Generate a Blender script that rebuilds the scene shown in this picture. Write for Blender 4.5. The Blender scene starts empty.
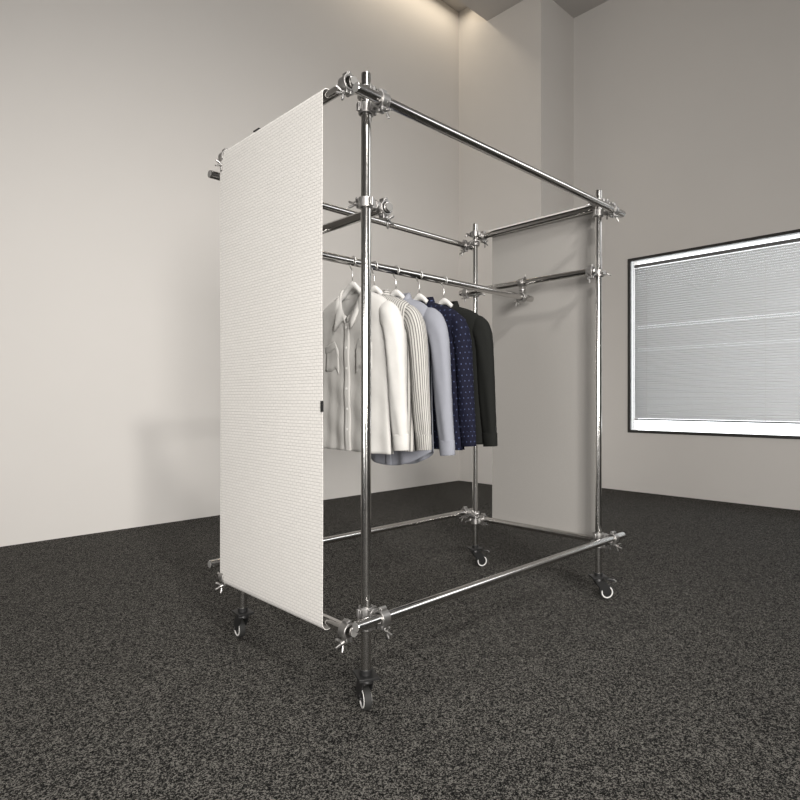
import bpy, bmesh, math, random
from mathutils import Vector, Matrix
random.seed(4)
PI = math.pi
S = bpy.context.scene
C = S.collection

# ------------------------------------------------------------------ camera
cam_d = bpy.data.cameras.new('camera')
cam = bpy.data.objects.new('camera', cam_d); C.objects.link(cam)
HC = 1.025
cam.location = (-1.2817, -1.4898, HC)
cam.rotation_euler = Vector((0.6945, 0.7195, 0)).to_track_quat('-Z', 'Y').to_euler()
cam_d.sensor_width = 36.0; cam_d.sensor_fit = 'HORIZONTAL'
cam_d.lens = 593.6 / 800 * 36.0
cam_d.clip_start = 0.05
S.camera = cam

# ------------------------------------------------------------------ world, exposure
S.view_settings.view_transform = 'Standard'
S.view_settings.look = 'None'
S.view_settings.gamma = 1.0
S.view_settings.use_curve_mapping = False
S.view_settings.exposure = -0.08
w = bpy.data.worlds.new('world'); S.world = w; w.use_nodes = True
w.node_tree.nodes['Background'].inputs[0].default_value = (1.0, 1.0, 1.0, 1)
w.node_tree.nodes['Background'].inputs[1].default_value = 3.0

# ------------------------------------------------------------------ lights
def area(name, loc, target, sx, sy, power, col=(1, 1, 1), spread=180):
    d = bpy.data.lights.new(name, 'AREA'); d.shape = 'RECTANGLE'
    d.size = sx; d.size_y = sy; d.energy = power; d.color = col; d.spread = math.radians(spread)
    o = bpy.data.objects.new(name, d); C.objects.link(o); o.location = loc
    o.rotation_euler = (Vector(target) - Vector(loc)).to_track_quat('-Z', 'Y').to_euler()
    return o
def spot(name, loc, target, power, angle, blend, size, col):
    d = bpy.data.lights.new(name, 'SPOT'); d.energy = power; d.spot_size = math.radians(angle)
    d.spot_blend = blend; d.shadow_soft_size = size; d.color = col
    o = bpy.data.objects.new(name, d); C.objects.link(o); o.location = loc
    o.rotation_euler = (Vector(target) - Vector(loc)).to_track_quat('-Z', 'Y').to_euler()
    return o
WARM = (1.0, 0.965, 0.915)
spot('key_spot', (-1.36, -4.4, 4.5), (1.5, 3.4, 0.5), 800, 58, 1.0, 0.2, WARM)
area('ceiling_light', (-0.3, -0.9, 5.6), (-0.3, -0.7, 0), 2.6, 2.6, 55, (1, 0.98, 0.96), 120)
area('rear_light', (-2.4, -4.2, 1.7), (2.8, 3.4, 0.7), 1.8, 1.4, 145, (1, 0.965, 0.925), 105)
area('left_fill_light', (-4.4, -0.4, 1.2), (0.0, 0.3, 0.9), 2.2, 1.4, 22, (1, 0.985, 0.96), 100)  # added fill with no window behind it, brightens the near panel
area('tube_streak_light', (5.1, -4.0, 3.9), (0.0, -4.0, 3.9), 4.0, 1.9, 78, (0.98, 0.99, 1.0))  # added source on a blank wall, puts bright streaks along the tubes
area('cove_light', (3.35, 3.20, 5.90), (3.35, 3.30, 4.0), 2.1, 0.08, 7, (1.0, 0.86, 0.66))

# ------------------------------------------------------------------ node helpers
def new_mat(name):
    m = bpy.data.materials.new(name); m.use_nodes = True
    nt = m.node_tree; b = nt.nodes['Principled BSDF']
    return m, nt, b
def N(nt, t, **kw):
    n = nt.nodes.new(t)
    for k, v in kw.items(): setattr(n, k, v)
    return n
def L(nt, a, b): nt.links.new(a, b)
def math_n(nt, op, a, b=None, c=None):
    n = N(nt, 'ShaderNodeMath', operation=op)
    for i, v in enumerate((a, b, c)):
        if v is None: continue
        if isinstance(v, (int, float)): n.inputs[i].default_value = v
        else: L(nt, v, n.inputs[i])
    return n.outputs[0]
def mixc(nt, f, a, b):
    n = N(nt, 'ShaderNodeMix', data_type='RGBA')
    if isinstance(f, (int, float)): n.inputs[0].default_value = f
    else: L(nt, f, n.inputs[0])
    for i, v in ((6, a), (7, b)):
        if isinstance(v, tuple): n.inputs[i].default_value = (*v, 1)
        else: L(nt, v, n.inputs[i])
    return n.outputs[2]
def bump(nt, b, h, strength, dist):
    n = N(nt, 'ShaderNodeBump'); n.inputs['Strength'].default_value = strength
    n.inputs['Distance'].default_value = dist
    L(nt, h, n.inputs['Height']); L(nt, n.outputs[0], b.inputs['Normal'])
def sep(nt, coord='Object'):
    tc = N(nt, 'ShaderNodeTexCoord'); s = N(nt, 'ShaderNodeSeparateXYZ')
    L(nt, tc.outputs[coord], s.inputs[0]); return tc.outputs[coord], s.outputs
def noise(nt, vec, scale, detail=2, rough=0.5):
    n = N(nt, 'ShaderNodeTexNoise'); n.inputs['Scale'].default_value = scale
    n.inputs['Detail'].default_value = detail; n.inputs['Roughness'].default_value = rough
    if vec is not None: L(nt, vec, n.inputs['Vector'])
    return n.outputs['Fac']
def ramp(nt, f, stops):
    r = N(nt, 'ShaderNodeValToRGB'); L(nt, f, r.inputs[0])
    e = r.color_ramp.elements
    while len(e) < len(stops): e.new(0.5)
    for i, (p, c) in enumerate(stops): e[i].position = p; e[i].color = (*c, 1)
    return r.outputs[0]

def plain(name, col, rough=0.5, metal=0.0, nscale=60, nstr=0.1):
    m, nt, b = new_mat(name)
    v, _ = sep(nt)
    f = noise(nt, v, nscale, 3)
    L(nt, mixc(nt, f, tuple(c * 0.93 for c in col), tuple(min(1, c * 1.06) for c in col)), b.inputs['Base Color'])
    b.inputs['Roughness'].default_value = rough; b.inputs['Metallic'].default_value = metal
    if nstr: bump(nt, b, f, nstr, 0.001)
    return m
def wallmat(name, col):
    m, nt, b = new_mat(name)
    v, _ = sep(nt)
    f = noise(nt, v, 1.3, 3, 0.5)
    L(nt, mixc(nt, f, tuple(c * 0.97 for c in col), tuple(c * 1.02 for c in col)), b.inputs['Base Color'])
    b.inputs['Roughness'].default_value = 0.75
    f2 = noise(nt, v, 180, 3); bump(nt, b, f2, 0.12, 0.001)
    return m
M_WALL = wallmat('wall_paint', (0.70, 0.675, 0.645))
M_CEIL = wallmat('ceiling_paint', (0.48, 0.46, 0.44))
M_DWALL = wallmat('low_bounce_wall', (0.30, 0.29, 0.28))  # unseen walls, coloured dark only to limit bounced light

def carpet():
    m, nt, b = new_mat('carpet')
    v, _ = sep(nt)
    def cells(sc):
        n = N(nt, 'ShaderNodeTexVoronoi'); n.inputs['Scale'].default_value = sc
        L(nt, v, n.inputs['Vector']); q = N(nt, 'ShaderNodeSeparateXYZ'); L(nt, n.outputs['Color'], q.inputs[0]); return q.outputs[0]
    f1 = cells(320); f2 = cells(190); f3 = cells(95)
    mix = math_n(nt, 'ADD', math_n(nt, 'ADD', math_n(nt, 'MULTIPLY', f1, 0.56), math_n(nt, 'MULTIPLY', f2, 0.30)), math_n(nt, 'MULTIPLY', f3, 0.14))
    c = ramp(nt, mix, [(0.28, (0.0015, 0.0015, 0.0015)), (0.50, (0.0165, 0.0157, 0.0142)), (0.74, (0.165, 0.157, 0.142))])
    L(nt, c, b.inputs['Base Color']); b.inputs['Roughness'].default_value = 0.95
    b.inputs['Specular IOR Level'].default_value = 0.15
    bump(nt, b, mix, 0.35, 0.003)
    return m
M_CARPET = carpet()

def steel(name, col, rough, streak='z'):
    m, nt, b = new_mat(name)
    v, s = sep(nt)
    f = noise(nt, v, 90, 3)
    L(nt, mixc(nt, f, tuple(c * 0.9 for c in col), col), b.inputs['Base Color'])
    b.inputs['Metallic'].default_value = 1.0
    L(nt, math_n(nt, 'ADD', rough - 0.03, math_n(nt, 'MULTIPLY', f, 0.06)), b.inputs['Roughness'])
    return m
M_TUBE = steel('tube_steel', (0.60, 0.59, 0.575), 0.165)
M_CLAMP = steel('clamp_steel', (0.42, 0.41, 0.40), 0.45)
M_BOLT = steel('bolt_steel', (0.42, 0.41, 0.40), 0.38)
M_BLACK = plain('black_plastic', (0.012, 0.012, 0.012), 0.45)
M_RUBBER = plain('rubber', (0.018, 0.018, 0.017), 0.7)
M_WHITEPL = plain('white_plastic', (0.75, 0.74, 0.72), 0.35, nstr=0)
M_HANGER = plain('hanger_white', (0.60, 0.59, 0.57), 0.4, nstr=0)
M_HOOK = steel('hook_steel', (0.85, 0.84, 0.82), 0.35)
M_CAP = plain('end_cap_grey', (0.17, 0.167, 0.16), 0.6, nstr=0)
M_FRAME = plain('window_frame_dark', (0.03, 0.028, 0.026), 0.4, nstr=0)
M_RAIL = plain('blind_rail_grey', (0.16, 0.16, 0.16), 0.4, nstr=0)
M_REVEAL = plain('reveal_white', (0.8, 0.8, 0.79), 0.5, nstr=0)

def panel_mat(name, col, dark):
    m, nt, b = new_mat(name)
    v, s = sep(nt)
    br = N(nt, 'ShaderNodeTexBrick')
    cb = N(nt, 'ShaderNodeCombineXYZ'); L(nt, s[1], cb.inputs[0]); L(nt, s[2], cb.inputs[1])
    L(nt, cb.outputs[0], br.inputs['Vector'])
    br.inputs['Scale'].default_value = 1.0
    br.inputs['Brick Width'].default_value = 0.024; br.inputs['Row Height'].default_value = 0.0115
    br.inputs['Mortar Size'].default_value = 0.0016; br.inputs['Mortar Smooth'].default_value = 0.6
    br.inputs['Color1'].default_value = (*col, 1); br.inputs['Color2'].default_value = (*[c * 0.96 for c in col], 1)
    br.inputs['Mortar'].default_value = (*dark, 1)
    f = noise(nt, v, 320, 2)
    L(nt, mixc(nt, math_n(nt, 'MULTIPLY', f, 0.25), br.outputs['Color'], dark), b.inputs['Base Color'])
    b.inputs['Roughness'].default_value = 0.85
    inv = math_n(nt, 'SUBTRACT', 1.0, br.outputs['Fac'])
    bump(nt, b, math_n(nt, 'ADD', inv, math_n(nt, 'MULTIPLY', f, 0.4)), 0.5, 0.002)
    return m
M_PANEL = panel_mat('woven_panel', (0.67, 0.65, 0.62), (0.50, 0.485, 0.465))
M_PANEL_SHADE = plain('woven_panel_shaded', (0.29, 0.278, 0.262), 0.8, nscale=200, nstr=0.15)  # inner side of the same fabric, its shade put into a darker colour

def cloth(name, col, kind='plain', col2=None):
    m, nt, b = new_mat(name)
    uvn, s = sep(nt, 'UV')
    ov, _ = sep(nt, 'Object')
    f = noise(nt, ov, 25, 4, 0.6)
    base = mixc(nt, f, tuple(c * 0.92 for c in col), tuple(min(1, c * 1.05) for c in col))
    if kind == 'stripe':
        fr = math_n(nt, 'FRACT', math_n(nt, 'MULTIPLY', s[0], 1 / 0.0105))
        k = math_n(nt, 'LESS_THAN', fr, 0.40)
        base = mixc(nt, k, base, col2)
    if kind == 'dots':
        u = math_n(nt, 'MULTIPLY', s[0], 1 / 0.021); v = math_n(nt, 'MULTIPLY', s[1], 1 / 0.024)
        row = math_n(nt, 'FLOOR', v)
        u2 = math_n(nt, 'ADD', u, math_n(nt, 'MULTIPLY', row, 0.5))
        du = math_n(nt, 'SUBTRACT', math_n(nt, 'FRACT', u2), 0.5)
        dv = math_n(nt, 'SUBTRACT', math_n(nt, 'FRACT', v), 0.5)
        r2 = math_n(nt, 'ADD', math_n(nt, 'MULTIPLY', du, du), math_n(nt, 'MULTIPLY', dv, dv))
        k = math_n(nt, 'LESS_THAN', r2, 0.016)
        base = mixc(nt, k, base, col2)
    L(nt, base, b.inputs['Base Color'])
    b.inputs['Roughness'].default_value = 0.85
    b.inputs['Sheen Weight'].default_value = 0.0; b.inputs['Specular IOR Level'].default_value = 0.2
    f3 = noise(nt, ov, 14, 3, 0.55)
    f4 = noise(nt, ov, 700, 2)
    bump(nt, b, math_n(nt, 'ADD', f3, math_n(nt, 'MULTIPLY', f4, 0.08)), 0.35, 0.005)
    return m

# ------------------------------------------------------------------ mesh helpers
def tag(o, label=None, cat=None, group=None, kind=None):
    if label: o['label'] = label
    if cat: o['category'] = cat
    if group: o['group'] = group
    if kind: o['kind'] = kind
    return o
def empty(name, loc=(0, 0, 0), rot=(0, 0, 0)):
    o = bpy.data.objects.new(name, None); C.objects.link(o)
    o.empty_display_size = 0.1; o.location = loc; o.rotation_euler = rot
    return o
def obj(name, bm, mat, parent=None, smooth=False, bevel=0, subsurf=0, solid=0):
    me = bpy.data.meshes.new(name); bmesh.ops.recalc_face_normals(bm, faces=bm.faces) if not solid else None
    bm.to_mesh(me); bm.free()
    me.materials.append(mat)
    o = bpy.data.objects.new(name, me); C.objects.link(o)
    if smooth:
        for p in me.polygons: p.use_smooth = True
        if smooth == 'angle':
            bm2 = bmesh.new(); bm2.from_mesh(me)
            for e in bm2.edges:
                if len(e.link_faces) == 2 and e.calc_face_angle() > math.radians(38): e.smooth = False
            bm2.to_mesh(me); bm2.free()
    if parent: o.parent = parent
    if bevel:
        b = o.modifiers.new('bevel', 'BEVEL'); b.width = bevel; b.segments = 2; b.limit_method = 'ANGLE'
    if solid:
        b = o.modifiers.new('solid', 'SOLIDIFY'); b.thickness = solid; b.offset = 0
    if subsurf:
        b = o.modifiers.new('sub', 'SUBSURF'); b.levels = subsurf; b.render_levels = subsurf
    return o
def bx(bm, x0, x1, y0, y1, z0, z1, M=None):
    co = [(x, y, z) for x in (x0, x1) for y in (y0, y1) for z in (z0, z1)]
    vs = [bm.verts.new(M @ Vector(c) if M else c) for c in co]
    for f in ((0, 1, 3, 2), (4, 6, 7, 5), (0, 4, 5, 1), (2, 3, 7, 6), (0, 2, 6, 4), (1, 5, 7, 3)):
        bm.faces.new([vs[i] for i in f])
def frame_of(d):
    d = Vector(d).normalized()
    a = Vector((0, 0, 1)) if abs(d.z) < 0.9 else Vector((1, 0, 0))
    n = d.cross(a).normalized(); return n, d.cross(n).normalized()
def cyl(bm, p0, p1, r0, r1=None, seg=32, cap=True):
    p0, p1 = Vector(p0), Vector(p1); r1 = r0 if r1 is None else r1
    n, b = frame_of(p1 - p0); A = []; B = []
    for i in range(seg):
        a = 2 * PI * i / seg; d = n * math.cos(a) + b * math.sin(a)
        A.append(bm.verts.new(p0 + d * r0)); B.append(bm.verts.new(p1 + d * r1))
    for i in range(seg):
        j = (i + 1) % seg; bm.faces.new((A[i], A[j], B[j], B[i]))
    if cap: bm.faces.new(A[::-1]); bm.faces.new(B)
def hollow(bm, p0, p1, ro, ri, seg=32, a0=0, a1=2 * PI):
    p0, p1 = Vector(p0), Vector(p1); n, b = frame_of(p1 - p0)
    full = abs(a1 - a0 - 2 * PI) < 1e-6
    k = seg if full else seg + 1; R = []
    for i in range(k):
        a = a0 + (a1 - a0) * i / seg; d = n * math.cos(a) + b * math.sin(a)
        R.append([bm.verts.new(p + d * r) for p, r in ((p0, ro), (p1, ro), (p1, ri), (p0, ri))])
    for i in range(k if full else k - 1):
        j = (i + 1) % k
        for q in range(4):
            bm.faces.new((R[i][q], R[j][q], R[j][(q + 1) % 4], R[i][(q + 1) % 4]))
    if not full: bm.faces.new(R[0][::-1]); bm.faces.new(R[-1])
def tube_path(bm, pts, r, seg=10, sx=1.0):
    pts = [Vector(p) for p in pts]; rings = []
    nprev = None
    for i, p in enumerate(pts):
        d = (pts[min(i + 1, len(pts) - 1)] - pts[max(i - 1, 0)]).normalized()
        if nprev is None: n, _ = frame_of(d)
        else: n = (nprev - d * nprev.dot(d)).normalized()
        nprev = n; b = d.cross(n)
        rr = r[i] if isinstance(r, (list, tuple)) else r
        rings.append([bm.verts.new(p + (n * math.cos(2 * PI * k / seg) + b * math.sin(2 * PI * k / seg)) * rr) for k in range(seg)])
    for a, b_ in zip(rings, rings[1:]):
        for k in range(seg):
            j = (k + 1) % seg; bm.faces.new((a[k], a[j], b_[j], b_[k]))
    bm.faces.new(rings[0][::-1]); bm.faces.new(rings[-1])
def copy_tree(o, parent=None):
    c = o.copy(); C.objects.link(c)
    if parent: c.parent = parent
    for ch in list(o.children): copy_tree(ch, c)
    return c

# ------------------------------------------------------------------ room shell
ZC = 5.645          # main ceiling
XL, XR = -4.6, 5.22
YB, YL = -6.0, 3.43
XP, YP = 4.508, 2.22   # pier face / side
YS = 2.98              # edge of the dropped ceiling beside the light slot
ZS = 5.96              # slot top
T = 0.25
def struct(name, boxes, mat, label=None):
    bm = bmesh.new()
    for b in boxes: bx(bm, *b)
    o = obj(name, bm, mat); tag(o, label, None, None, 'structure'); return o
struct('floor', [(XL - T, XR + T, YB - T, YL + T, -0.2, 0)], M_CARPET)
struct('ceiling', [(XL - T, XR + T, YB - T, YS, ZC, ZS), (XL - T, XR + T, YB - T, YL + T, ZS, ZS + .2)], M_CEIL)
struct('wall_left', [(XL - T, XR + T, YL, YL + T, 0, ZS)], M_WALL)
struct('wall_back', [(XP, XR + T, YP, YL, 0, ZS)], M_WALL)
# window opening in the right wall
WY0, WY1 = -2.35, 1.541
WZ0, WZ1 = 0.66, 2.612
struct('wall_right', [(XR, XR + T, YB - T, WY0, 0, ZS), (XR, XR + T, WY1, YP, 0, ZS),
                      (XR, XR + T, WY0, WY1, 0, WZ0), (XR, XR + T, WY0, WY1, WZ1, ZS)], M_WALL)
struct('wall_near', [(XL - T, XR + T, YB - T, YB, 0, ZS)], M_DWALL)
struct('wall_front', [(XL - T, XL, YB, YL, 0, ZS)], M_DWALL)

# window: thin dark edge frame, white reveal, sash, glass
bm = bmesh.new(); e = 0.03
for b in ((XR - .012, XR + .02, WY0, WY1, WZ0, WZ0 + e), (XR - .012, XR + .02, WY0, WY1, WZ1 - e, WZ1),
          (XR - .012, XR + .02, WY0, WY0 + e, WZ0 + e, WZ1 - e), (XR - .012, XR + .02, WY1 - e, WY1, WZ0 + e, WZ1 - e)): bx(bm, *b)
win = obj('window_1', bm, M_FRAME); tag(win, 'wide window with a thin dark frame in the right wall', None, None, 'structure')
bm = bmesh.new(); r = 0.012
for b in ((XR + .02, XR + .1, WY0, WY1, WZ0, WZ0 + r), (XR + .02, XR + .1, WY0, WY1, WZ1 - r, WZ1),
          (XR + .02, XR + .1, WY0, WY0 + r, WZ0 + r, WZ1 - r), (XR + .02, XR + .1, WY1 - r, WY1, WZ0 + r, WZ1 - r)): bx(bm, *b)
obj('window_reveal', bm, M_REVEAL, win)
bm = bmesh.new(); q = .014
x0, x1 = XR + .1, XR + .125
for b in ((x0, x1, WY0, WY1, WZ0, WZ0 + q), (x0, x1, WY0, WY1, WZ1 - q, WZ1), (x0, x1, WY0, WY0 + q, WZ0 + q, WZ1 - q),
          (x0, x1, WY1 - q, WY1, WZ0 + q, WZ1 - q)): bx(bm, *b)
obj('window_sash', bm, M_REVEAL, win)
gm, nt, b_ = new_mat('window_glass')
b_.inputs['Transmission Weight'].default_value = 1.0; b_.inputs['Roughness'].default_value = 0.0
b_.inputs['IOR'].default_value = 1.1; b_.inputs['Base Color'].default_value = (0.95, 0.98, 1, 1)
bm = bmesh.new(); bx(bm, XR + .108, XR + .114, WY0 + q, WY1 - q, WZ0 + q, WZ1 - q)
obj('window_pane', bm, gm, win)

# venetian blind
blind = empty('venetian_blind', (XR + .09, (WY0 + WY1) / 2, 0.83))
tag(blind, 'closed pale grey venetian blind hanging in the window, lowered almost to the sill', 'window blind')
def par(o, root):
    o.parent = root; o.location = -Vector(root.location) if o.location.length == 0 else o.location
    return o
BX = XR + .05
ys0, ys1 = WY0 + .055, WY1 - .055
mS, nt, b_ = new_mat('blind_slat')
v_, s_ = sep(nt)
f_ = noise(nt, v_, 30, 2)
L(nt, mixc(nt, f_, (0.72, 0.72, 0.72), (0.78, 0.78, 0.78)), b_.inputs['Base Color'])
b_.inputs['Roughness'].default_value = 0.45
tr = N(nt, 'ShaderNodeBsdfTranslucent'); tr.inputs[0].default_value = (0.85, 0.85, 0.85, 1)
mx = N(nt, 'ShaderNodeMixShader'); mx.inputs[0].default_value = 0.5
out = nt.nodes['Material Output']
L(nt, b_.outputs[0], mx.inputs[1]); L(nt, tr.outputs[0], mx.inputs[2]); L(nt, mx.outputs[0], out.inputs[0])
def off(bm, root):
    bmesh.ops.translate(bm, verts=bm.verts, vec=-Vector(root.location))
bm = bmesh.new(); bx(bm, BX - .02, BX + .02, ys0, ys1, WZ1 - .103, WZ1 - .070); off(bm, blind)
obj('headrail', bm, M_RAIL, blind, bevel=.004)
bm = bmesh.new(); z = WZ1 - .122; zb = 0.835; i = 0
gaps = {26, 36, 44, 56}
pitch = (z - zb) / 66
random.seed(11)
for i in range(67):
    zc = z - i * pitch; w2 = 0.0150
    tilt = math.radians(64 if i not in gaps else 53)
    pr = []
    for k in range(4):
        a = -1 + 2 * k / 3
        c = 0.0034 * (1 - a * a)
        dx, dz = a * w2 * math.cos(tilt), a * w2 * math.sin(tilt)
        pr.append((BX + dx - c * math.sin(tilt), zc + dz + c * math.cos(tilt)))
    A = [bm.verts.new((x, ys0, zz)) for x, zz in pr]; B = [bm.verts.new((x, ys1, zz)) for x, zz in pr]
    for k in range(3): bm.faces.new((A[k], A[k + 1], B[k + 1], B[k]))
off(bm, blind); obj('slats', bm, mS, blind, smooth=True, solid=.0008)
bm = bmesh.new(); bx(bm, BX - .012, BX + .012, ys0, ys1, zb - .034, zb - .018); off(bm, blind)
obj('bottom_rail', bm, M_RAIL, blind, bevel=.003)
for yy in (ys1 - .14, ys1 - 1.3, ys1 - 2.5):
    bm = bmesh.new(); cyl(bm, (BX - .019, yy, zb - .03), (BX - .019, yy, WZ1 - .06), .0012, seg=6); off(bm, blind)
    obj('ladder_cord', bm, M_WHITEPL, blind)

# cove lamp housing in the slot
cove = empty('cove_lamp', (3.1, 3.1, 5.0)); 

# ------------------------------------------------------------------ the rack
TR = 0.0168
LX, LY = 1.576, 0.808
SO = 0.08
POST = {'A': (0, 0), 'B': (LX, 0), 'C': (LX, LY), 'D': (0, LY)}
ZT, ZTS = HC + .96, HC + 1.0157
ZB, ZBS = HC - .698, HC - .7400
ZM = HC + .6506
ZR = ZM - SO
RY = 0.41
rack = empty('clothes_rack', (LX / 2, LY / 2, 0))
tag(rack, 'freestanding wheeled garment rack of clamped steel tubes with woven fabric side panels, on the carpet', 'clothes rack')
RO = Vector((LX / 2, LY / 2, 0))
def roff(bm): bmesh.ops.translate(bm, verts=bm.verts, vec=-RO)
def rtube(name, p0, p1, mat=None):
    bm = bmesh.new(); p0 = Vector(p0); p1 = Vector(p1); d = (p1 - p0).normalized(); c = .002
    cyl(bm, p0 + d * c, p1 - d * c, TR, cap=False)
    # rounded rims and open ends with a plug set just inside
    for p, s in ((p0, 1), (p1, -1)):
        cyl(bm, p, p + d * s * c, TR - .0015, TR, cap=False)
        hollow(bm, p + d * s * .0001, p + d * s * .012, TR - .0015, TR - .004)
    roff(bm); tb = obj(name, bm, mat or M_TUBE, rack, smooth='angle')
    for p, s in ((p0, 1), (p1, -1)):
        bm = bmesh.new(); cyl(bm, p - d * s * .0015, p + d * s * .008, TR - .0022, seg=28); roff(bm)
        obj('end_cap', bm, M_CAP, tb, smooth='angle', bevel=.0008)
    return tb
for k, (x, y) in POST.items(): rtube('post', (x, y, .135), (x, y, HC + 1.078))
for yy in (-SO - .003, LY + SO - .002):
    for zz in (ZT, ZB): rtube('long_tube', (-.113, yy, zz), (LX + .099, yy, zz))
for xx in (-SO + .006, LX + SO - .006):
    for zz in (ZTS, ZBS): rtube('short_tube', (xx, -.03, zz), (xx, LY + .055, zz))
for xx in (SO, LX - SO): rtube('cross_tube', (xx, -.028, ZM), (xx, LY + .05, ZM))
rtube('hanging_rail', (-.03, RY, ZR), (LX + .01, RY, ZR))

# coupler prototype: ring 1 axis Z at the origin, ring 2 axis X at (0,-SO,0)
def make_coupler():
    bm = bmesh.new(); ri, ro, hw = TR + .0024, TR + .0085, .0165
    g = .42
    def prof(bm, axis, c, openang):
        ax = Vector(axis); c = Vector(c)
        hollow(bm, c - ax * hw, c + ax * hw, ro, ri, 28)
    prof(bm, (0, 0, 1), (0, 0, 0), 0); prof(bm, (1, 0, 0), (0, -SO, 0), 0)
    # saddle block between the rings and the flange disc
    bx(bm, -.013, .013, -SO / 2, -TR - .005, -.013, .013)
    bx(bm, -.013, .013, -SO + TR + .005, -SO / 2, -.013, .013)
    cyl(bm, (0, -SO / 2 - .004, 0), (0, -SO / 2 + .004, 0), .019, seg=20)
    # hinge lug on the far side of each ring, clamp lugs on the other
    bx(bm, -.033, -.020, -.010, .010, -.012, .012)
    cyl(bm, (-.031, 0, -.0145), (-.031, 0, .0145), .005, seg=12)
    bx(bm, .020, .036, -.013, -.003, -.012, .012); bx(bm, .020, .036, .003, .012, -.012, .012)
    bx(bm, -.012, .012, -SO - .010, -SO + .010, .020, .033)
    cyl(bm, (-.0145, -SO, .031), (.0145, -SO, .031), .005, seg=12)
    bx(bm, -.012, .012, -SO + .003, -SO + .013, -.036, -.020); bx(bm, -.012, .012, -SO - .012, -SO - .003, -.036, -.020)
    o = obj('coupler', bm, M_CLAMP, smooth='angle', bevel=.0014)
    for ctr, ax in (((.029, .0, 0), Vector((0, 1, 0))), ((0, -SO, -.029), Vector((0, -1, -.35)).normalized())):
        c = Vector(ctr)
        bm = bmesh.new(); cyl(bm, c - ax * .02, c + ax * .048, .0038, seg=12)
        cyl(bm, c - ax * .026, c - ax * .018, .0075, seg=6)
        bt = obj('bolt', bm, M_BOLT, o, smooth='angle')
        bm = bmesh.new(); n = c + ax * .016
        cyl(bm, n, n + ax * .011, .0085, .0065, seg=16)
        side = ax.cross(Vector((0.5, 0.2, 1) if abs(ax.z) < .2 else (1, 0.3, .4))).normalized()
        for s in (-1, 1):
            p = [n + ax * .005 + side * s * t_ * .024 + ax * (t_ ** 2) * .014 for t_ in (0.2, .5, .8, 1.0)]
            tube_path(bm, p, [.0045, .0042, .0048, .0032], 10)
        obj('wing_nut', bm, M_BOLT, o, smooth='angle')
    return o
cp = make_coupler(); first = [True]
def coupler(loc, rot):
    if first[0]: o = cp; first[0] = False; o.parent = rack
    else: o = copy_tree(cp); o.parent = rack
    o.location = Vector(loc) - RO; o.rotation_euler = rot
for k, (x, y) in POST.items():
    lr = 0 if y == 0 else PI
    sr = -PI / 2 if x == 0 else PI / 2
    coupler((x, y, ZT), (0, 0, lr)); coupler((x, y, ZTS), (0, 0, sr)) 
    coupler((x, y, ZB), (0, 0, lr)); coupler((x, y, ZBS), (0, 0, sr))
    coupler((x, y, ZM), (0, 0, -sr))
coupler((SO, RY, ZM), (PI / 2, 0, 0)); coupler((LX - SO, RY, ZM), (PI / 2, 0, 0))

# casters
def caster(x, y, ang, tr_):
    c = Vector((x, y, 0)); t = Vector((math.cos(ang), math.sin(ang), 0)); n = Vector((-t.y, t.x, 0))
    M = Matrix.Translation(c - RO) @ Matrix.Rotation(ang, 4, 'Z')
    def place(o): o.matrix_local = M; return o
    bm = bmesh.new()
    cyl(bm, (0, 0, .128), (0, 0, .19), TR - .0035, seg=20)      # spigot up the tube
    cyl(bm, (0, 0, .120), (0, 0, .137), .021, seg=24)
    bx(bm, -.041, .041, -.034, .034, .112, .121)
    cyl(bm, (0, 0, .098), (0, 0, .114), .027, .023, seg=28)
    root = obj('caster', bm, M_BLACK, rack, smooth='angle', bevel=.001); place(root)
    bm = bmesh.new()
    for s in (-1, 1):   # fork cheeks: tapered plates from the head to the axle
        pts = [(-.026, .100), (.028, .100), (.056, .062), (.050, .030), (.030, .030), (-.010, .075)]
        A = [bm.verts.new((px, s * .0155, pz)) for px, pz in pts]; B = [bm.verts.new((px, s * .0185, pz)) for px, pz in pts]
        bm.faces.new(A); bm.faces.new(B[::-1])
        for i in range(6): bm.faces.new((A[i], A[(i + 1) % 6], B[(i + 1) % 6], B[i]))
    bx(bm, -.026, .028, -.0185, .0185, .097, .101)
    obj('fork', bm, M_BLACK, root, smooth='angle')
    ax = Vector((tr_ + .004, 0, .038))
    bm = bmesh.new(); hollow(bm, ax + Vector((0, -.0125, 0)), ax + Vector((0, .0125, 0)), .0375, .028, 40)
    obj('tyre', bm, M_RUBBER, root, smooth='angle', bevel=.003)
    bm = bmesh.new(); cyl(bm, ax + Vector((0, -.011, 0)), ax + Vector((0, .011, 0)), .0275, seg=40)
    cyl(bm, ax + Vector((0, -.021, 0)), ax + Vector((0, .021, 0)), .006, seg=14)
    obj('wheel_hub', bm, M_BLACK, root, smooth='angle', bevel=.001)
    bm = bmesh.new()
    for s in (-1, 1):
        hollow(bm, ax + Vector((0, s * .0140, 0)), ax + Vector((0, s * .0105, 0)), .0305, .0250, 40)
    obj('white_rim', bm, M_WHITEPL, root, smooth='angle')['label'] = 'white ring on the wheel face'
    bm = bmesh.new(); bx(bm, .03, .080, -.016, .016, .094, .100, Matrix.Rotation(.22, 4, 'Y') @ Matrix.Translation((-.02, 0, .012)))
    obj('brake_pedal', bm, M_BLACK, root, bevel=.0015)
    bm = bmesh.new(); bx(bm, .079, .090, -.014, .014, .093, .101, Matrix.Rotation(.22, 4, 'Y') @ Matrix.Translation((-.02, 0, .012)))
    obj('pedal_tip', bm, M_BOLT, root, bevel=.0015)
for (x, y), a, tr__ in ((POST['A'], math.radians(66), .002), (POST['B'], math.radians(-38), .038), (POST['C'], math.radians(-26), .038), (POST['D'], math.radians(83), .030)):
    caster(x, y, a, tr__)

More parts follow.
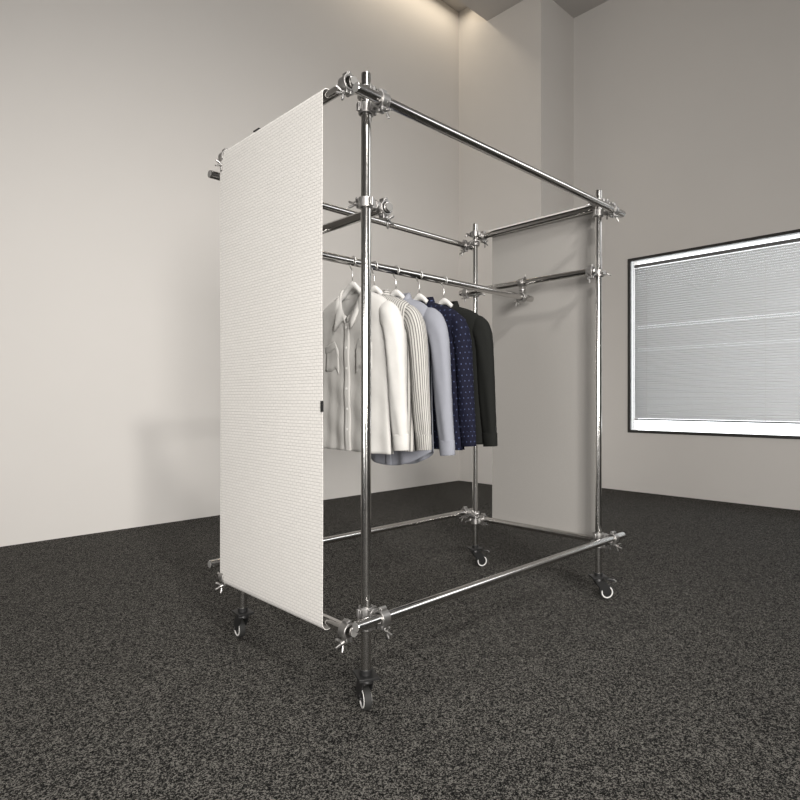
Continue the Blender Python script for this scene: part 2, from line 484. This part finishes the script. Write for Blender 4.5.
# fabric side panels: a sheet looping round the upper and lower short tube
def panel(xc, sgn, y0, y1):
    rr = .0225; zt_, zb_ = ZTS + .004, ZBS - (.006 if sgn < 0 else -.002)
    prof = []
    for i in range(0, 15):
        a = PI * 1.02 - i * PI * 1.02 / 14          # from inner side over the top to the outer side
        prof.append((xc - sgn * rr * math.cos(a) * -1 * -1, zt_ + rr * math.sin(a)))
    prof = [(xc + sgn * (-rr) * math.cos(i * PI / 14) , zt_ + rr * math.sin(i * PI / 14)) for i in range(15)]
    prof = prof[2:]        # inner flap -> over -> outer
    n = 60
    for i in range(1, n): prof.append((xc + sgn * rr, zt_ + (zb_ - zt_) * i / n))
    prof += [(xc + sgn * rr * math.cos(i * PI / 14), zb_ - rr * math.sin(i * PI / 14)) for i in range(12 if sgn < 0 else 6)]
    bm = bmesh.new(); ny = 20; G = []
    for (x, z) in prof:
        row = []
        for j in range(ny + 1):
            t_ = j / ny; y = y0 + (y1 - y0) * t_
            mid = max(0, math.sin(PI * min(1, max(0, (z - zb_) / (zt_ - zb_)))))
            dx = .0025 * mid * math.sin(t_ * 5 + z * 3)
            row.append(bm.verts.new((x + dx, y, z)))
        G.append(row)
    for a, b in zip(G, G[1:]):
        for j in range(ny): bm.faces.new((a[j], a[j + 1], b[j + 1], b[j]))
    roff(bm)
    o = obj('fabric_panel', bm, M_PANEL, rack, smooth=True)
    o.data.materials.append(M_PANEL_SHADE)
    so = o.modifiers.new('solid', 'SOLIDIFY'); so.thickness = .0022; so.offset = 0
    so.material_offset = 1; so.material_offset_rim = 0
    es = o.modifiers.new('split', 'EDGE_SPLIT'); es.split_angle = math.radians(40)
    # the woven side must be the outside
    import numpy as np
    me = o.data
    f = me.polygons[len(me.polygons) // 2]
    if (f.normal.x > 0) != (sgn > 0): me.flip_normals()
    return o
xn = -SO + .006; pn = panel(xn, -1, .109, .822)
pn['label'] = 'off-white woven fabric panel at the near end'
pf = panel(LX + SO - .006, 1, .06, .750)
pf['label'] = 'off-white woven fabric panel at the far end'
bm = bmesh.new(); bx(bm, xn - .0265, xn - .0232, .108, .1155, .985, 1.022); bx(bm, xn - .0265, xn - .0205, .106, .1075, .985, 1.022); roff(bm)
obj('black_tab', bm, M_BLACK, pn)
bm = bmesh.new(); bx(bm, xn - .017, xn - .003, .525, .565, ZTS + .0245, ZTS + .0290); roff(bm)
obj('black_tab', bm, M_BLACK, pn)

# ------------------------------------------------------------------ hangers
def make_hanger():
    h = empty('clothes_hanger')
    bm = bmesh.new()
    # hook round the rail (rail axis is local Y), open on one side, then down to the shoulders
    pts = []
    R_ = TR + .0045
    for i in range(19):
        a = math.radians(-50 + i * 248 / 18)
        pts.append((R_ * math.cos(a), 0, R_ * math.sin(a) + .004 - .0045 + .0005))
    pts += [(-.012, 0, -.024), (-.003, 0, -.034), (0, 0, -.045), (0, 0, -.085)]
    tube_path(bm, pts, .0026, 8); obj('hook', bm, M_HOOK, h, smooth=True)
    bm = bmesh.new(); n = 24; rings = []
    for i in range(n + 1):
        s = -1 + 2 * i / n; a = abs(s)
        x = s * .180
        zt_ = -.080 - .022 * min(1, (a * 3.2)) ** 2 - .086 * a ** 1.25
        hh = .034 - .017 * min(1, a * 1.3)
        th = .010 + .004 * a
        yy = -.012 * a * a
        ring = []
        for k in range(12):
            t_ = 2 * PI * k / 12
            ring.append(bm.verts.new((x, yy + th * math.cos(t_), zt_ - hh / 2 + hh / 2 * math.sin(t_))))
        rings.append(ring)
    for a_, b_ in zip(rings, rings[1:]):
        for k in range(12): bm.faces.new((a_[k], a_[(k + 1) % 12], b_[(k + 1) % 12], b_[k]))
    bm.faces.new(rings[0][::-1]); bm.faces.new(rings[-1])
    obj('hanger_arms', bm, M_HANGER, h, smooth=True)
    return h

# ------------------------------------------------------------------ shirts (local: X across, front = -Y, rail axis at the origin)
NR = 0.078
def make_shirt(name, seed, mat, matin, hem=-.775, tail=0.0, hemside=0.0, splay=1.0, W=.238, depth=.045,
               pockets=False, buttons=None, cuffm=None, slen=1.0, yoff=-.004, right_shift=0.0, collar_m=None):
    rnd = random.Random(seed)
    root = empty(name)
    ph = [rnd.uniform(0, 6.28) for _ in range(8)]
    def ztop(x, f):
        a = abs(x)
        if a >= NR: z = -.128 - .33 * (a - NR)
        else:
            q = a / NR
            z = -.128 - (.115 * (1 - q ** 1.9) if f < 0 else -.006 * (1 - q * q))
        return z - .035 * max(0, a / W) ** 9
    def width(t): return W * (1 - .03 * math.sin(PI * t)) + .008 * t
    def hemz(s, f):
        return hem - tail * (1 - min(1, abs(s)) ** 2.2) - (.0 if f < 0 else .0) + hemside * s
    def P(s, t, f, o=0.0):
        x = s * width(t)
        zt_ = ztop(s * W, f); z = zt_ + (hemz(s, f) - zt_) * t
        h = zt_ - z
        c = min(1, h / .085); c = math.sqrt(max(0, 1 - (1 - c) ** 2))
        c0 = math.sqrt(max(0, 1 - (x / NR) ** 2)) if abs(x) < NR else 0
        c = c0 * .85 + (1 - c0 * .85) * c
        d = depth * (1 - abs(s) ** 3.2) ** .5 if abs(s) < 1 else 0
        d = (d + .006) * c * (1 - .18 * t)
        fold = (.0015 + .0065 * t ** 1.2) * (math.sin(x * 38 + ph[0] + f) + .6 * math.sin(x * 71 + ph[1] + t * 1.5) + .4 * math.sin(x * 23 + t * 3 + ph[2]))
        fold *= (1 - abs(s) ** 4) * min(1, h / .12)
        if f < 0: fold *= min(1, .35 + abs(x) / .12)
        crump = .0018 * math.sin(z * 40 + x * 25 + ph[3]) * min(1, h / .1) * (1 - abs(s) ** 4)
        y = f * (d + o) + (fold if f < 0 else -fold * .8) * .8 + crump + yoff
        return Vector((x, y, z))
    # torso
    bm = bmesh.new(); uvl = bm.loops.layers.uv.new('UVMap')
    nx, nz = 72, 60; grids = {}
    for f in (-1, 1):
        G = [[bm.verts.new(P(math.sin(PI / 2 * (-1 + 2 * i / nx)) if False else (-1 + 2 * i / nx), (j / nz), f)) for i in range(nx + 1)] for j in range(nz + 1)]
        for j in range(nz):
            for i in range(nx):
                fc = bm.faces.new((G[j][i], G[j][i + 1], G[j + 1][i + 1], G[j + 1][i]) if f > 0 else (G[j][i], G[j + 1][i], G[j + 1][i + 1], G[j][i + 1]))
                for lp in fc.loops: lp[uvl].uv = (lp.vert.co.x, lp.vert.co.z)
    bmesh.ops.remove_doubles(bm, verts=bm.verts, dist=.0007)
    bmesh.ops.recalc_face_normals(bm, faces=bm.faces)
    me_o = obj('body', bm, mat, root, smooth=True)
    so = me_o.modifiers.new('solid', 'SOLIDIFY'); so.thickness = .0014; so.offset = -1
    # placket
    bm = bmesh.new(); uvl = bm.loops.layers.uv.new('UVMap'); G = []
    for j in range(nz + 1):
        t = .004 + (.992) * j / nz
        row = []
        for k, xx in enumerate((-.0165, -.0160, -.006, .006, .0160, .0165)):
            p = P(xx / width(t), t, -1); p.y -= (.0022 if 0 < k < 5 else .0); row.append(bm.verts.new(p))
        G.append(row)
    for a, b in zip(G, G[1:]):
        for k in range(5):
            fc = bm.faces.new((a[k], b[k], b[k + 1], a[k + 1]))
            for lp in fc.loops: lp[uvl].uv = (lp.vert.co.x, lp.vert.co.z)
    obj('placket', bm, mat, root, smooth=True)
    for k in range(6):
        t = .06 + .155 * k
        p = P(0, t, -1); bm = bmesh.new()
        cyl(bm, (p.x, p.y - .0035, p.z), (p.x, p.y - .0012, p.z), .0052, seg=16)
        obj('button', bm, buttons or M_WHITEPL, root, smooth='angle')
    if pockets:
        for sx in (-1, 1):
            for nm, ta, tb, wdt, lift in (('pocket', .335, .475, .052, .0016), ('pocket_flap', .305, .352, .054, .0028)):
                bm = bmesh.new(); uvl = bm.loops.layers.uv.new('UVMap'); G = []
                for j in range(9):
                    t = ta + (tb - ta) * j / 8; row = []
                    for k in range(9):
                        a = -1 + 2 * k / 8
                        xx = sx * .105 + a * wdt
                        p = P(xx / width(t), t, -1)
                        p.y -= lift * (0.25 if k in (0, 8) or j in (0, 8) else 1)
                        if j == 8: p.z += -.010 * (1 - abs(a))
                        row.append(bm.verts.new(p))
                    G.append(row)
                for a, b in zip(G, G[1:]):
                    for k in range(8):
                        fc = bm.faces.new((a[k], b[k], b[k + 1], a[k + 1]))
                        for lp in fc.loops: lp[uvl].uv = (lp.vert.co.x, lp.vert.co.z)
                obj(nm, bm, mat, root, smooth=True, solid=.001)
    # sleeves
    base = [(.172, -.232, .046, .016), (.196, -.236, .055, .028), (.222, -.252, .053, .035), (.241, -.285, .046, .037), (.252, -.335, .042, .037),
            (.259, -.41, .041, .035), (.266, -.50, .040, .033), (.274, -.60, .038, .030), (.281, -.675, .037, .027), (.284, -.712, .036, .024)]
    for sx in (-1, 1):
        rings = []
        pts = []
        for i in range(len(base) - 1):
            for q in range(4):
                u = q / 4; pts.append([base[i][k] * (1 - u) + base[i + 1][k] * u for k in range(4)])
        pts.append(list(base[-1]))
        # smooth the polyline
        for _ in range(3):
            pts = [pts[0]] + [[(pts[i - 1][k] + 2 * pts[i][k] + pts[i + 1][k]) / 4 for k in range(4)] for i in range(1, len(pts) - 1)] + [pts[-1]]
        bm = bmesh.new(); uvl = bm.loops.layers.uv.new('UVMap'); m = 36; L_ = 0
        P1, P2 = rnd.uniform(0, 6), rnd.uniform(0, 6)
        ysl = .004
        def cen(i):
            x, z, hw, hd = pts[i]
            fx = (x - .2) * (splay if x > .2 else 1)
            return Vector((sx * (.2 + fx), ysl * min(1, i / 18) + yoff, -.245 + (z + .245) * slen))
        info = []
        for i in range(len(pts)):
            c = cen(i); d = (cen(min(i + 1, len(pts) - 1)) - cen(max(i - 1, 0))).normalized()
            n = Vector((-d.z, 0, d.x)) * 1.0
            if n.x * sx < 0: n = -n
            yv = Vector((0, 1, 0)); hw, hd = pts[i][2], pts[i][3]
            if i: L_ += (c - info[-1][0]).length
            info.append((c, d)); ring = []
            tt = i / (len(pts) - 1)
            for k in range(m):
                a = 2 * PI * k / m
                wr = 1 + (.05 + .05 * tt) * math.sin(3 * a + P1 + tt * 5) + .035 * math.sin(5 * a + P2 - tt * 9) + .02 * math.sin(tt * 60 + a * 2)
                ca, sa = math.cos(a), math.sin(a)
                sq = 1.0
                v = bm.verts.new(c + n * ca * hw * (1 + (wr - 1) * .4) + yv * sa * hd * wr)
                ring.append(v)
            rings.append((ring, L_))
        for (a_, la), (b_, lb) in zip(rings, rings[1:]):
            for k in range(m):
                j = (k + 1) % m; fc = bm.faces.new((a_[k], a_[j], b_[j], b_[k]))
                for lp, uv in zip(fc.loops, ((k, la), (k + 1, la), (k + 1, lb), (k, lb))):
                    lp[uvl].uv = (uv[0] / m * .26, uv[1])
        bm.faces.new(rings[0][0][::-1])
        obj('sleeve', bm, mat, root, smooth=True)
        # cuff
        bm = bmesh.new(); uvl = bm.loops.layers.uv.new('UVMap'); c, d = info[-1]; R2 = []
        n = Vector((-d.z, 0, d.x)); yv = Vector((0, 1, 0)); hw, hd = pts[-1][2], pts[-1][3]
        for q, (al, sc) in enumerate(((-.006, .93), (-.004, 1.03), (.0, 1.05), (.03, 1.02), (.054, .99), (.056, .96), (.054, .92), (.02, .9))):
            R2.append(([bm.verts.new(c + d * al + n * math.cos(2 * PI * k / m) * hw * sc + yv * math.sin(2 * PI * k / m) * hd * sc) for k in range(m)], al))
        for (a_, la), (b_, lb) in zip(R2, R2[1:]):
            for k in range(m):
                j = (k + 1) % m; fc = bm.faces.new((a_[k], a_[j], b_[j], b_[k]))
                for lp, uv in zip(fc.loops, ((k, la), (k + 1, la), (k + 1, lb), (k, lb))): lp[uvl].uv = (uv[0] / m * .24, uv[1])
        obj('cuff', bm, cuffm or mat, root, smooth=True)
    # collar: stand rising from the neckline, folded over into a leaf with two points
    bm = bmesh.new(); uvl = bm.loops.layers.uv.new('UVMap'); rows = []; n = 48
    for i in range(n + 1):
        th = math.radians(3) + (2 * PI - math.radians(6)) * i / n      # 0 = front centre
        cf = math.cos(th); sf = math.sin(th)
        x = NR * .98 * sf; f = -1 if cf > 0 else 1
        zt_ = ztop(x, f)
        q = (1 + cf) / 2
        y = (-(depth + .006) * .85 * cf) + yoff
        base_p = Vector((x, y, zt_ - .004))
        out = Vector((sf, -cf * .55, 0))
        hgt = .026 - .012 * q
        top = base_p + Vector((0, 0, hgt)) - out * .003
        mid = base_p + Vector((0, 0, hgt + .004)) + out * .003
        # leaf drops further towards the front points
        pt = math.exp(-((min(th, 2 * PI - th) - .50) / .36) ** 2)
        low = base_p + out * (.014 + .030 * pt) + Vector((0, -.010 * pt, -.018 - .046 * pt))
        if q > .96: low = base_p + out * .008 + Vector((0, -.004, -.010))
        m2 = (mid + low) / 2 + out * .004 + Vector((0, -.003 * q, 0))
        rows.append([bm.verts.new(v) for v in (base_p, top, mid, m2, low)])
    for a_, b_ in zip(rows, rows[1:]):
        for k in range(4):
            fc = bm.faces.new((a_[k], a_[k + 1], b_[k + 1], b_[k]))
            for lp in fc.loops: lp[uvl].uv = (lp.vert.co.z, lp.vert.co.x)
    obj('collar', bm, collar_m or mat, root, smooth=True, solid=.0018)
    return root

M_WS = cloth('white_cotton', (0.49, 0.48, 0.46))
M_ST = cloth('striped_cotton', (0.42, 0.41, 0.385), 'stripe', (0.14, 0.135, 0.13))
M_BL = cloth('light_blue_grey_cotton', (0.225, 0.232, 0.262))
M_NV = cloth('navy_dotted_cotton', (0.0042, 0.0048, 0.015), 'dots', (0.045, 0.058, 0.115))
M_BK = cloth('black_cotton', (0.007, 0.0075, 0.0065))
M_DBTN = plain('dark_button', (0.03, 0.03, 0.03), 0.4, nstr=0)

specs = [
 (.28, dict(name='shirt', seed=1, mat=M_WS, matin=M_WS, hem=-.778, pockets=True, slen=.985, depth=.030, W=.232),
  'plain white shirt with two chest pockets, frontmost on the rail beside the near post', 'white hanger holding the plain white shirt with chest pockets'),
 (.40, dict(name='shirt', seed=2, mat=M_ST, matin=M_ST, hem=-.775),
  'beige and grey pinstriped shirt hanging just behind the plain white one', 'white hanger holding the grey and beige pinstriped shirt'),
 (.527, dict(name='shirt', seed=3, mat=M_BL, matin=M_BL, hem=-.785, tail=.070, splay=1.12, slen=1.06, W=.212),
  'light blue-grey shirt with a long rounded tail, between the striped and navy shirts', 'white hanger holding the light blue-grey shirt'),
 (.675, dict(name='shirt', seed=4, mat=M_NV, matin=M_NV, hem=-.785, W=.255, buttons=M_DBTN),
  'navy blue shirt with small pale dots, hanging in front of the black one', 'white hanger holding the navy dotted shirt'),
 (.845, dict(name='shirt', seed=5, mat=M_BK, matin=M_BK, hem=-.77, splay=.86, slen=1.02, buttons=M_DBTN),
  'plain black long-sleeved shirt, last on the rail towards the far end', 'white hanger holding the plain black shirt'),
]
hproto = make_hanger()
for i, (u, kw, lab, hlab) in enumerate(specs):
    yaw = math.radians((-1.5, 1, 1, 1, 0)[i])
    s = make_shirt(**kw); s.location = (u, RY - (.010 if i == 0 else 0), ZR); s.rotation_euler = (0, 0, -PI / 2 + yaw)
    tag(s, lab, 'shirt', 'shirts hanging on the rail')
    h = hproto if i == 0 else copy_tree(hproto)
    h.location = (u, RY, ZR); h.rotation_euler = (0, 0, -PI / 2 + yaw)
    tag(h, hlab, 'hanger', 'clothes hangers on the rail')
bpy.data.objects.remove(cove)
